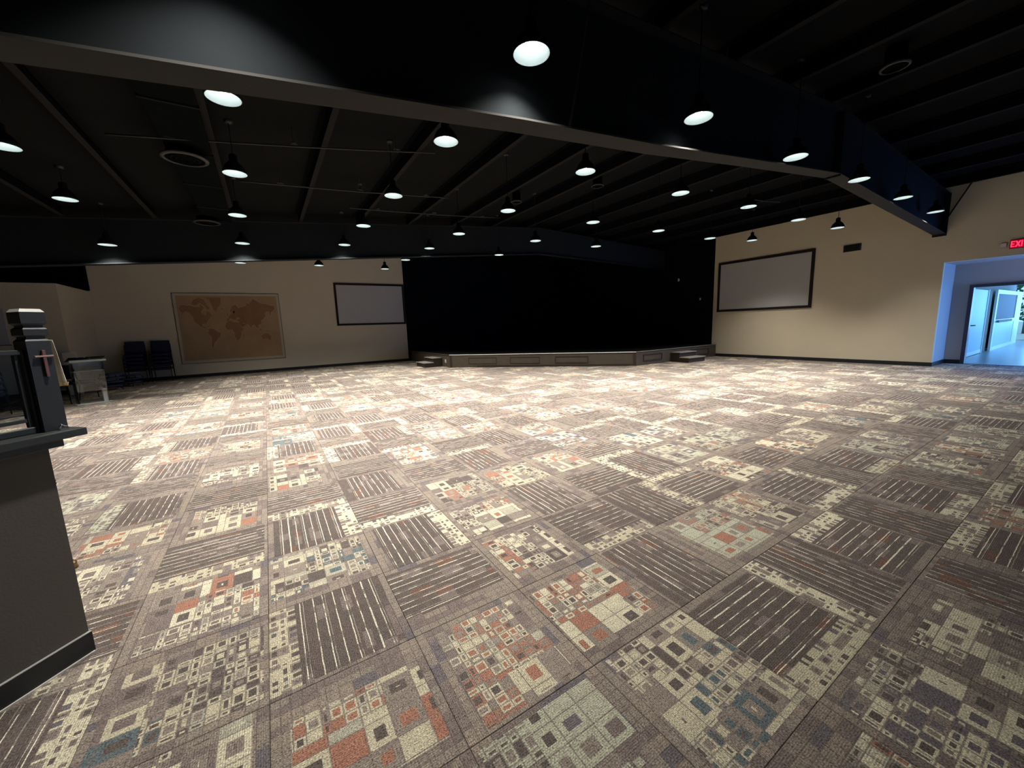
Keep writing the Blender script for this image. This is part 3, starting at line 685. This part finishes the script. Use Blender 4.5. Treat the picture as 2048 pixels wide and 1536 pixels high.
def wallbit(name, label, cat, px, py, sz, X=XR-0.02):
    p = hx(px, py, X); t = thing(name, label, cat, tuple(p))
    MB().box((-0.05, -sz/2, -sz), (0, sz/2, sz), bev=0.008).build('housing', MT['white'], t)
    MB().lathe([(0.001, 0.0), (sz*0.4, 0.0), (sz*0.3, 0.02)], 10).xf(Matrix.Translation((-0.05, 0, 0)) @ Matrix.Rotation(-PI/2, 4, 'Y')).build('dial', MT['chrome'], t)
wallbit('wall_switch', 'tiny pale fitting high on the black stage wall, upper of two', 'fitting', 1358, 560, 0.055)
wallbit('wall_switch', 'tiny pale fitting on the black stage wall, lower of two', 'fitting', 1401, 598, 0.045)
t = thing('wall_rod', 'thin black rod leaning from the near beam end up the right wall', 'rod')
MB().tube([(XR-0.03, 3.02, 3.50), (XR-0.03, 2.50, roof(XR)-0.02)], 0.016, 8).build('tube', MT['lamp_blk'], t)
MB().lathe([(0.001, -0.02), (0.05, -0.02), (0.05, 0.0), (0.001, 0.0)], 10, c=(XR-0.03, 2.50, roof(XR)-0.005)).build('flange_plate', MT['lamp_blk'], t)

# ------------------------------------------------------------------ stage
PA, PB = Vector((5.80, 13.68, 0)), Vector((10.50, 8.84, 0)); ZS = 0.475
dv = (PB-PA).normalized(); nv_ = Vector((-dv.y*-1, dv.x*-1, 0)); nv_ = Vector((dv.y, -dv.x, 0))   # towards the viewer
if nv_.dot(-PA) < 0: nv_ = -nv_
stg = thing('stage', 'low dark stage with brown panelled front filling the far corner', 'stage', (9.0, 12.0, 0))
off = Matrix.Translation((-9.0, -12.0, 0))
def sb(mb, name, m): return mb.xf(off).build(name, m, stg)
foot = [(XS+0.1, YL-0.03), (XS+0.1, PA.y), (PB.x, PB.y), (XR-0.03, PB.y), (XR-0.03, YL-0.03)]
sb(MB().prism([(x_, y_, 0.001) for x_, y_ in foot], (0, 0, ZS-0.02)), 'stage_body', MT['stage'])
sb(MB().prism([(x_, y_, ZS-0.019) for x_, y_ in foot], (0, 0, 0.019)), 'stage_top', MT['stagetop'])
def front_strip(A, B, n, s0, s1, z0, z1, d0, d1):
    d = (B-A).normalized()
    a, b = A+d*s0, A+d*s1
    return MB().prism([tuple(a+n*d0)[:2]+(z0,), tuple(b+n*d0)[:2]+(z0,), tuple(b+n*d1)[:2]+(z0,), tuple(a+n*d1)[:2]+(z0,)], (0, 0, z1-z0))
Lf = (PB-PA).length
sb(front_strip(PA, PB, nv_, 0, Lf, ZS-0.012, ZS+0.008, -0.02, 0.03), 'nosing', MT['nosing'])  # bright line of the front edge painted as a pale strip
wl = Vector((-1, 0, 0)); WLa, WLb = Vector((XS+0.1, YL-0.05, 0)), Vector((XS+0.1, PA.y, 0))
wr_ = Vector((0, -1, 0)); WRa, WRb = PB.copy(), Vector((XR-0.04, PB.y, 0))
sb(front_strip(WLa, WLb, wl, 0, (WLb-WLa).length, ZS-0.012, ZS+0.006, -0.02, 0.025), 'edge_trim', MT['stage'])
sb(front_strip(WRa, WRb, wr_, 0, (WRb-WRa).length, ZS-0.012, ZS+0.006, -0.02, 0.025), 'edge_trim', MT['tread'])
for s_ in (0.0, Lf-0.09): sb(front_strip(PA, PB, nv_, s_, s_+0.09, 0.002, ZS-0.014, 0, 0.02), 'corner_post', MT['stage_trim'])
def panel(A, B, n, s0, s1):
    z0, z1, t_ = 0.12, 0.36, 0.022
    for a in ((s0, s1, z0, z0+t_), (s0, s1, z1-t_, z1), (s0, s0+t_, z0+t_, z1-t_), (s1-t_, s1, z0+t_, z1-t_)):
        sb(front_strip(A, B, n, a[0], a[1], a[2], a[3], 0.0, 0.018), 'panel_moulding', MT['stage_trim'])
    sb(front_strip(A, B, n, s0+.05, s1-.05, z0+.05, z1-.05, 0.0, 0.008), 'raised_panel', MT['stage'])
for s0, s1 in ((0.75, 1.85), (2.35, 3.45), (4.00, 5.15)): panel(PA, PB, nv_, s0, s1)
panel(WRa, WRb, wr_, 0.35, 1.35); panel(WRa, WRb, wr_, 3.0, 4.2)
sb(front_strip(PA, PB, nv_, 0.02, Lf-0.02, 0.002, 0.07, 0, 0.012), 'skirting', MT['stage_trim'])
t = thing('wall_outlet', 'small white outlet on the stage side beside the left steps', 'outlet', (XS+0.1, 14.05, 0.22))
MB().box((-0.012, -0.06, -0.06), (0, 0.06, 0.06), bev=0.003).build('face_plate', MT['white'], t)
for z in (-0.03, 0.03): MB().box((-0.017, -0.02, z-0.015), (-0.012, 0.02, z+0.015)).build('socket', MT['frame_blk'], t)
def steps(label, loc, rz):
    t = thing('stage_steps', label, 'steps', loc, rz)     # local: rises towards +x, width along y
    MB().box((0, 0, 0.002), (0.36, 0.95, 0.15)).build('lower_riser_box', MT['stage_trim'], t)
    MB().box((0.36, 0, 0.002), (0.70, 0.95, 0.32)).build('upper_riser_box', MT['stage_trim'], t)
    MB().box((-0.03, -0.02, 0.15), (0.36, 0.97, 0.18), bev=0.004).build('lower_tread', MT['tread'], t)
    MB().box((0.33, -0.02, 0.32), (0.70, 0.97, 0.35), bev=0.004).build('upper_tread', MT['tread'], t)
steps('low two-step wooden stair at the left end of the stage', (5.06, 14.40, 0), 0)
steps('low two-step wooden stair at the right end of the stage', (13.30, 8.12, 0), PI/2)

# ------------------------------------------------------------------ chairs
def chair_proto():
    t = thing('stacking_chair', 'x', 'chair')
    MB().box((-0.25, -0.23, 0.410), (0.25, 0.20, 0.478), bev=0.022).build('seat', MT['navy'], t, True)
    m_ = MB().box((-0.25, 0.0, 0.0), (0.25, 0.045, 0.36), bev=0.018)
    m_.xf(Matrix.Translation((0, 0.20, 0.55)) @ Matrix.Rotation(math.radians(-8), 4, 'X')).build('backrest', MT['navy'], t, True)
    for s_ in (-1, 1):
        MB().tube([(s_*0.26, -0.20, 0.41), (s_*0.265, -0.23, 0.0)], 0.011, 8).build('leg', MT['lamp_blk'], t, True)
        MB().tube([(s_*0.258, 0.20, 0.55), (s_*0.26, 0.17, 0.41), (s_*0.265, 0.24, 0.0)], 0.011, 8).build('leg', MT['lamp_blk'], t, True)
        MB().tube([(s_*0.258, 0.20, 0.53), (s_*0.258, 0.235, 0.80)], 0.010, 8).build('back_post', MT['lamp_blk'], t, True)
    MB().box((-0.235, -0.21, 0.395), (0.235, 0.19, 0.415)).build('seat_frame', MT['lamp_blk'], t)
    return t
ch0 = chair_proto(); ch_used = [False]
LV = ['at the bottom of', 'second from the bottom of', 'third from the bottom of', 'fourth from the bottom of', 'on top of', 'on top of']
def stack(x, y, rz, n, where, group, dz=0.122):
    for k in range(n):
        lv = 'on top of' if k == n-1 and n > 1 else LV[k]
        lab = 'navy padded stacking chair %s %s' % (lv, where)
        a = 0.0
        P = (x - math.sin(rz)*a*-1, y + math.cos(rz)*a, dz*k)
        if not ch_used[0]:
            ch_used[0] = True; ch0.location = P; ch0.rotation_euler = (0, 0, rz); ch0['label'] = lab; ch0['group'] = group
        else: dup(ch0, P, rz, lab, group)
stack(-3.83, 17.95, 0.03, 5, 'the left stack against the map wall', 'navy chairs stacked by the map')
stack(-3.17, 17.95, -0.02, 5, 'the stack beside the map corner', 'navy chairs stacked by the map')
stack(-4.40, 13.15, 1.2, 3, 'the stack left of the clear lectern', 'navy chairs stacked at the left')
stack(-5.05, 12.35, 1.2, 5, 'the stack seen through the booth glass', 'navy chairs stacked at the left')
stack(-5.75, 11.75, 1.2, 4, 'the leftmost stack behind the booth glass', 'navy chairs stacked at the left')
stack(-4.25, 14.35, 2.6, 1, '', 'navy chairs stacked at the left')
# the single chair's label
for o in COL.objects:
    if o.get('label', '').endswith('bottom of '): o['label'] = 'single navy padded chair standing behind the clear lectern'
# low stools
def stool(P, rz, lab):
    t = thing('padded_stool', lab, 'stool', P, rz, 'low navy stools by the left wall')
    MB().box((-0.20, -0.20, 0.10), (0.20, 0.20, 0.15), bev=0.02).build('seat', MT['navyblue'], t, True)
    for sx in (-1, 1):
        for sy in (-1, 1): MB().tube([(sx*0.17, sy*0.17, 0.11), (sx*0.21, sy*0.21, 0.0)], 0.010, 6).build('leg', MT['lamp_blk'], t, True)
for k in range(4): stool((-4.05+0.03*(k % 2), 16.15, 0.115*k), 0.3+0.15*k, 'low navy stool %s the pile by the left wall' % ['at the bottom of', 'second up in', 'third up in', 'on top of'][k])
for k in range(3): stool((-3.80+0.02*k, 16.85, 0.115*k), -0.4+0.1*k, 'low navy stool %s the farther pile beside the stacked stools' % ['at the bottom of', 'in the middle of', 'on top of'][k])

# ------------------------------------------------------------------ clear lectern, board, flag
t = thing('acrylic_lectern', 'clear acrylic lectern standing on the carpet at the left', 'lectern', (-3.68, 13.15, 0), math.radians(28))
MB().box((-0.30, -0.20, 0.004), (0.30, 0.20, 0.022), bev=0.004).build('base_plate', MT['acr_edge'], t)
for s_ in (-1, 1): MB().box((s_*0.25-0.006, -0.14, 0.022), (s_*0.25+0.006, 0.12, 0.98)).build('side_panel', MT['acrylic'], t)
MB().box((-0.25, -0.146, 0.30), (0.25, -0.134, 0.98)).build('front_panel', MT['acrylic'], t)
MB().box((-0.25, -0.13, 0.77), (0.25, 0.12, 0.785)).build('shelf', MT['acr_edge'], t)
MB().box((-0.30, -0.20, -0.008), (0.30, 0.20, 0.008), bev=0.003).xf(Matrix.Translation((0, 0, 1.06)) @ Matrix.Rotation(math.radians(-14), 4, 'X')).build('reading_top', MT['acrylic'], t)
MB().box((-0.30, -0.215, 1.0), (0.30, -0.19, 1.045)).build('book_ledge', MT['acr_edge'], t)
MB().box((0.17, -0.10, 0.022), (0.25, -0.02, 0.34), bev=0.004).build('foot_block', MT['white'], t)
t = tag(MB().box((-0.13, -0.012, 0), (0.13, 0.012, 1.18), bev=0.003).build('leaning_board', MT['cream']), 'narrow cream board standing upright behind the clear lectern', 'board')
p = hz(155, 789); t.location = (p[0], p[1], 0); t.rotation_euler = (0, 0, 0.3)

# sound booth: half wall at 45 degrees with ledge, post and glazed frame
Wc = Vector((-0.88, 2.54, 0)); D = Vector((-0.707, -0.707, 0)); NN = Vector((-0.707, 0.707, 0))  # D: along the wall away to the left; NN: into the booth
bth = Matrix.Translation(Wc) @ Matrix(((D.x, NN.x, 0, 0), (D.y, NN.y, 0, 0), (0, 0, 1, 0), (0, 0, 0, 1)))
t = thing('booth_half_wall', 'dark grey half wall of the sound booth with black baseboard and wooden ledge', 'half wall', tuple(Wc)); t.matrix_world = bth
MB().box((0, 0, 0.001), (3.2, 0.14, 1.035)).build('wall_body', MT['booth'], t)
MB().box((-0.006, -0.012, 0.003), (3.2, 0.0, 0.105), bev=0.002).build('baseboard', MT['base'], t)
MB().box((-0.004, -0.013, 0.105), (3.2, 0.0, 0.108)).build('cap_strip', MT['cap'], t)
MB().box((0.0, -0.020, 0.0), (3.2, -0.012, 0.006)).build('caulk_line', MT['white_trim'], t)
MB().box((-0.045, -0.02, 1.025), (3.2, 0.16, 1.062), bev=0.003).build('cove_trim', MT['booth_trim'], t)
MB().box((-0.118, -0.05, 1.060), (3.2, 0.20, 1.095), bev=0.004).build('ledge', MT['booth_trim'], t)
pt = thing('newel_post', 'square black post with grooved cap, painted lamp shine on top, on the booth ledge', 'post'); pt.matrix_world = bth @ Matrix.Translation((-0.051, 0.06, 1.096))
hw = 0.0395
def frus(z0, z1, a, b): return [(a, z0), (b, z1)]
def sq(mb, lv):
    vs, fs = [], []
    for hw_, z in lv: vs += [(-hw_, -hw_, z), (hw_, -hw_, z), (hw_, hw_, z), (-hw_, hw_, z)]
    for i in range(len(lv)-1):
        for k in range(4): fs.append((i*4+k, i*4+(k+1) % 4, i*4+4+(k+1) % 4, i*4+4+k))
    fs += [(3, 2, 1, 0), tuple(range(4*len(lv)-4, 4*len(lv)))]
    return mb.add(vs, fs)
sq(MB(), [(hw, 0.0), (hw, 0.408), (hw-0.007, 0.418)]).build('shaft', MT['post'], pt)
sq(MB(), [(hw-0.009, 0.416), (hw-0.009, 0.432)]).build('neck', MT['post'], pt)
sq(MB(), [(hw-0.006, 0.428), (hw, 0.434), (hw, 0.460), (hw-0.007, 0.468)]).build('ring', MT['post'], pt)
sq(MB(), [(hw-0.009, 0.466), (hw-0.009, 0.482)]).build('neck', MT['post'], pt)
sq(MB(), [(hw-0.006, 0.478), (hw+0.001, 0.486), (hw+0.001, 0.535)]).build('cap', MT['post'], pt)
sq(MB(), [(hw+0.001, 0.535), (hw-0.008, 0.549)]).build('cap_top_glint', MT['cap'], pt)  # lamp shine on the chamfer painted as a pale colour
# cross hung on the post
cr = thing('wall_cross', 'small rose coloured cross hanging on the front of the black post', 'cross'); cr.matrix_world = bth @ Matrix.Translation((-0.057, 0.0200, 1.408))
MB().box((-0.0055, -0.010, -0.065), (0.0055, 0.0, 0.055), bev=0.0015).build('upright', MT['rose'], cr)
MB().box((-0.031, -0.011, 0.024), (0.031, -0.002, 0.031), bev=0.0015).build('crossbar', MT['rose_lit'], cr)  # light on the bar is painted into its paler colour
# chrome catch
cc = thing('door_catch', 'small chrome catch at the foot of the black post', 'catch'); cc.matrix_world = bth @ Matrix.Translation((-0.062, 0.002, 1.096))
MB().box((-0.016, -0.012, 0), (0.016, 0.008, 0.008), bev=0.002).build('plate', MT['chrome'], cc)
MB().tube([(0.012, 0, 0.006), (0.006, -0.004, 0.024), (-0.012, -0.004, 0.014)], 0.005, 8).build('lever', MT['chrome'], cc, True)
# glazed frame left of the post
gf = thing('booth_window', 'black framed glass window on the booth ledge beside the post', 'window'); gf.matrix_world = bth @ Matrix.Translation((-0.009, 0.06, 1.096))
MB().box((0.0, -0.018, 0), (0.009, 0.018, 0.372), bev=0.002).build('outer_stile', MT['booth_trim'], gf)
MB().box((0.016, -0.010, 0.028), (0.028, 0.010, 0.352), bev=0.002).build('sash_stile', MT['booth_trim'], gf)
MB().box((0.009, -0.018, 0.350), (1.6, 0.018, 0.372), bev=0.003).build('top_rail', MT['booth_trim'], gf)
MB().box((0.009, -0.018, 0.0), (1.6, 0.018, 0.026), bev=0.003).build('bottom_rail', MT['booth_trim'], gf)
MB().box((0.028, -0.008, 0.052), (1.58, 0.006, 0.068), bev=0.002).build('sash_rail', MT['booth_trim'], gf)
MB().box((0.012, 0.012, 0.082), (1.58, 0.016, 0.085)).build('track', MT['cap'], gf)
MB().box((0.012, -0.018, 0.026), (1.58, -0.015, 0.029)).build('track', MT['cap'], gf)
MB().box((0.028, 0.0, 0.068), (1.58, 0.003, 0.350)).build('pane', MT['glass'], gf)
# brass hook on the far edge of the booth
bh = thing('brass_hook', 'tiny aged brass hook on the edge of the booth half wall', 'hook'); bh.matrix_world = bth @ Matrix.Translation((0.0, 0.06, 0.84))
MB().lathe([(0.001, 0), (0.012, 0), (0.012, 0.004), (0.001, 0.004)], 12).xf(Matrix.Rotation(-PI/2, 4, 'Y')).build('plate', MT['brass'], bh)
for dz in (-0.004, 0.010):
    MB().tube([(-0.002, 0, dz), (-0.018, 0, dz-0.002), (-0.028, 0, dz+0.006), (-0.030, 0, dz+0.014)], 0.0028, 8).build('prong', MT['brass'], bh, True)

# flag behind the post
def fl_pt(px, py, D_):
    d = ray(px, py); d = d/np.linalg.norm(d); return C0+d*D_
fg = thing('draped_flag', 'white flag with gold fringe drooping from its pole behind the black post', 'flag')
vs, fs = [], []
YF = 3.6
base = Vector((float(hy(46, 700, YF)[0]), YF, 0))
n_, m_ = 14, 10
zt, zb = float(hy(85, 680, YF)[2]), float(hy(120, 768, YF)[2])
def fx(px, py): return float(hy(px, py, YF)[0])
ex_top, ex_bot, z692 = fx(109, 692), fx(137, 764), float(hy(109, 692, YF)[2])
for i in range(n_+1):
    q = i/n_; z = zt+(zb-zt)*q
    xe = max(base.x+0.02, ex_top + (ex_bot-ex_top)*(z692-z)/(z692-zb))
    for j in range(m_+1):
        r_ = j/m_; vs.append((base.x+0.0+(xe-base.x)*r_, YF+0.015*math.sin(r_*9+q*2)*(0.4+q), z+0.01*math.sin(r_*7)*q))
for i in range(n_):
    for j in range(m_): a = i*(m_+1)+j; fs.append((a, a+1, a+m_+2, a+m_+1))
o = MB().add(vs, fs).build('cloth', MT['flag'], fg, True); sm_ = o.modifiers.new('s', 'SOLIDIFY'); sm_.thickness = 0.003
last = [vs[n_*(m_+1)+j] for j in range(m_+1)]
MB().prism([(last[0][0], YF-0.005, zb+0.01), (last[-1][0], YF-0.005, zb+0.01), (last[-1][0]-0.005, YF-0.005, zb-0.012), (last[0][0], YF-0.005, zb-0.02)], (0, 0.01, 0)).build('fringe', MT['gold'], fg)
MB().tube([(base.x, YF, 0.02), (base.x, YF, zt+0.03)], 0.010, 10).build('pole', MT['brass'], fg, True)
MB().lathe([(0.001, 0.05), (0.03, 0.045), (0.03, 0.02), (0.034, 0.002), (0.001, 0.0)], 24, c=(base.x, YF, 0.001)).build('base', MT['brass'], fg, True)
# pale board on the wall of the projecting room
t = thing('white_board', 'pale blank board on the wall at the left picture edge', 'board', (-7.2, 16.0, 1.45))
MB().box((-1.4, -0.03, 0), (1.40, -0.005, 0.95), bev=0.004).build('board_surface', MT['canvas'], t)
MB().box((-1.42, -0.035, -0.02), (1.42, -0.002, 0.0)).build('tray', MT['ring'], t)

# ------------------------------------------------------------------ double door opening and corridor beyond
d1 = MB().box((16.44, 2.42, 0), (16.64, 2.50, 2.16)).box((16.44, 0.45, 2.09), (16.64, 2.42, 2.16)).box((16.44, 0.45, 0), (16.64, 0.53, 2.09))
struct('door_1', d1, MT['door_frame'])
struct('floor_hall', MB().box((16.62, -1.4, -0.1), (30.5, 2.9, -0.001)), MT['hallfloor'])
struct('ceiling_hall', MB().box((16.62, -1.6, 2.75), (28.0, 3.1, 2.85)), MT['door_edge'])
struct('wall_hall_left', MB().box((16.62, 2.82, 0), (18.5, 2.95, 2.75)).box((18.5, 2.82, 2.14), (22.0, 2.95, 2.75)).box((20.82, 2.76, 0), (21.85, 2.95, 2.14)).box((22.0, 2.9, 0), (28.0, 3.0, 2.75)), MT['hallwall'])
struct('wall_hall_right', MB().box((16.62, -1.6, 0), (19.0, -1.4, 2.75)).box((19, -1.6, 0), (28, -1.4, 0.5)).box((19, -1.6, 2.45), (28, -1.4, 2.75)), MT['door_edge'])
def leaf(name, label, x0, x1, y, glazed):
    t = thing(name, label, 'door', (x0, y, 0))
    w_ = x1-x0
    if not glazed:
        MB().box((0, 0, 0.02), (w_, 0.05, 2.12), bev=0.004).build('door_slab', MT['door'], t)
        MB().box((w_, -0.02, 0.0), (w_+0.07, 0.05, 2.14)).build('edge_strip', MT['door_edge'], t)
        MB().box((0, -0.006, 0.02), (w_, 0.0, 0.14)).build('kick_plate', MT['door_edge'], t)
        MB().tube([(0.12, 0, 1.0), (0.12, -0.07, 1.0), (0.30, -0.08, 1.0)], 0.016, 8).build('handle', MT['frame_blk'], t, True)
    else:
        MB().box((0, 0, 0.0), (0.22, 0.06, 2.16)).build('stile', MT['door_edge'], t); MB().box((w_-1.3, 0, 0.0), (w_, 0.06, 2.16)).build('stile', MT['door_edge'], t)
        MB().box((0.22, 0, 2.02), (w_-1.3, 0.06, 2.16)).build('top_rail', MT['door_edge'], t); MB().box((0.22, 0, 0), (w_-1.3, 0.06, 0.12)).build('bottom_rail', MT['door_edge'], t)
        MB().box((0.22, 0, 0.98), (w_-1.3, 0.06, 1.10)).build('middle_rail', MT['door_edge'], t)
        MB().box((0.22, 0.02, 1.10), (w_-1.3, 0.04, 2.02)).build('pane', MT['tint'], t)
        MB().box((0.22, 0.01, 0.12), (w_-1.3, 0.04, 0.98)).build('lower_panel', MT['door'], t)
        MB().box((0.3, -0.08, 1.0), (w_*0.55, -0.03, 1.08), bev=0.008).build('push_bar', MT['hallwall'], t)
leaf('corridor_door', 'pale blue corridor door with a dark lever seen through the doorway', 18.52, 20.76, 2.72, False)
leaf('outer_door', 'white framed outer door with a dark glass pane and push bar at the far end of the corridor', 22.0, 27.6, 2.66, True)
# outdoors
struct('ground', MB().box((28, -20, -0.12), (70, 25, -0.02)), mat('sunlit_paving', (0.55, 0.53, 0.48), 0.9, noise=(2, 0.1)))
rt = random.Random(3)
for k, (tx, ty, sz) in enumerate(((38, 3.4, 1.0), (43.5, 5.6, 1.3), (33.5, 1.2, 0.5))):
    t = thing('tree', ['green tree nearest the open outer door', 'tall green tree beyond the outer door', 'small green shrub outside the outer door'][k], 'tree', (tx, ty, -0.02))
    MB().tube([(0, 0, 0), (0.05, 0, 1.2*sz), (0, 0.05, 2.4*sz)], [0.10*sz, 0.08*sz, 0.04*sz], 8).build('trunk', MT['bark'], t, True)
    m_ = MB()
    for q in range(260):
        a, b_, r_ = rt.random()*2*PI, rt.random()*PI, (0.4+0.6*rt.random())*1.3*sz
        c = Vector((math.cos(a)*math.sin(b_)*r_, math.sin(a)*math.sin(b_)*r_, 2.3*sz+math.cos(b_)*r_*1.2))
        u_ = Vector((rt.random()-.5, rt.random()-.5, rt.random()-.5)).normalized()*0.16; v_ = u_.cross(Vector((rt.random(), rt.random(), rt.random()))).normalized()*0.09
        m_.quad([tuple(c-u_), tuple(c+v_), tuple(c+u_), tuple(c-v_)])
    m_.build('crown', MT['leaf'], t)
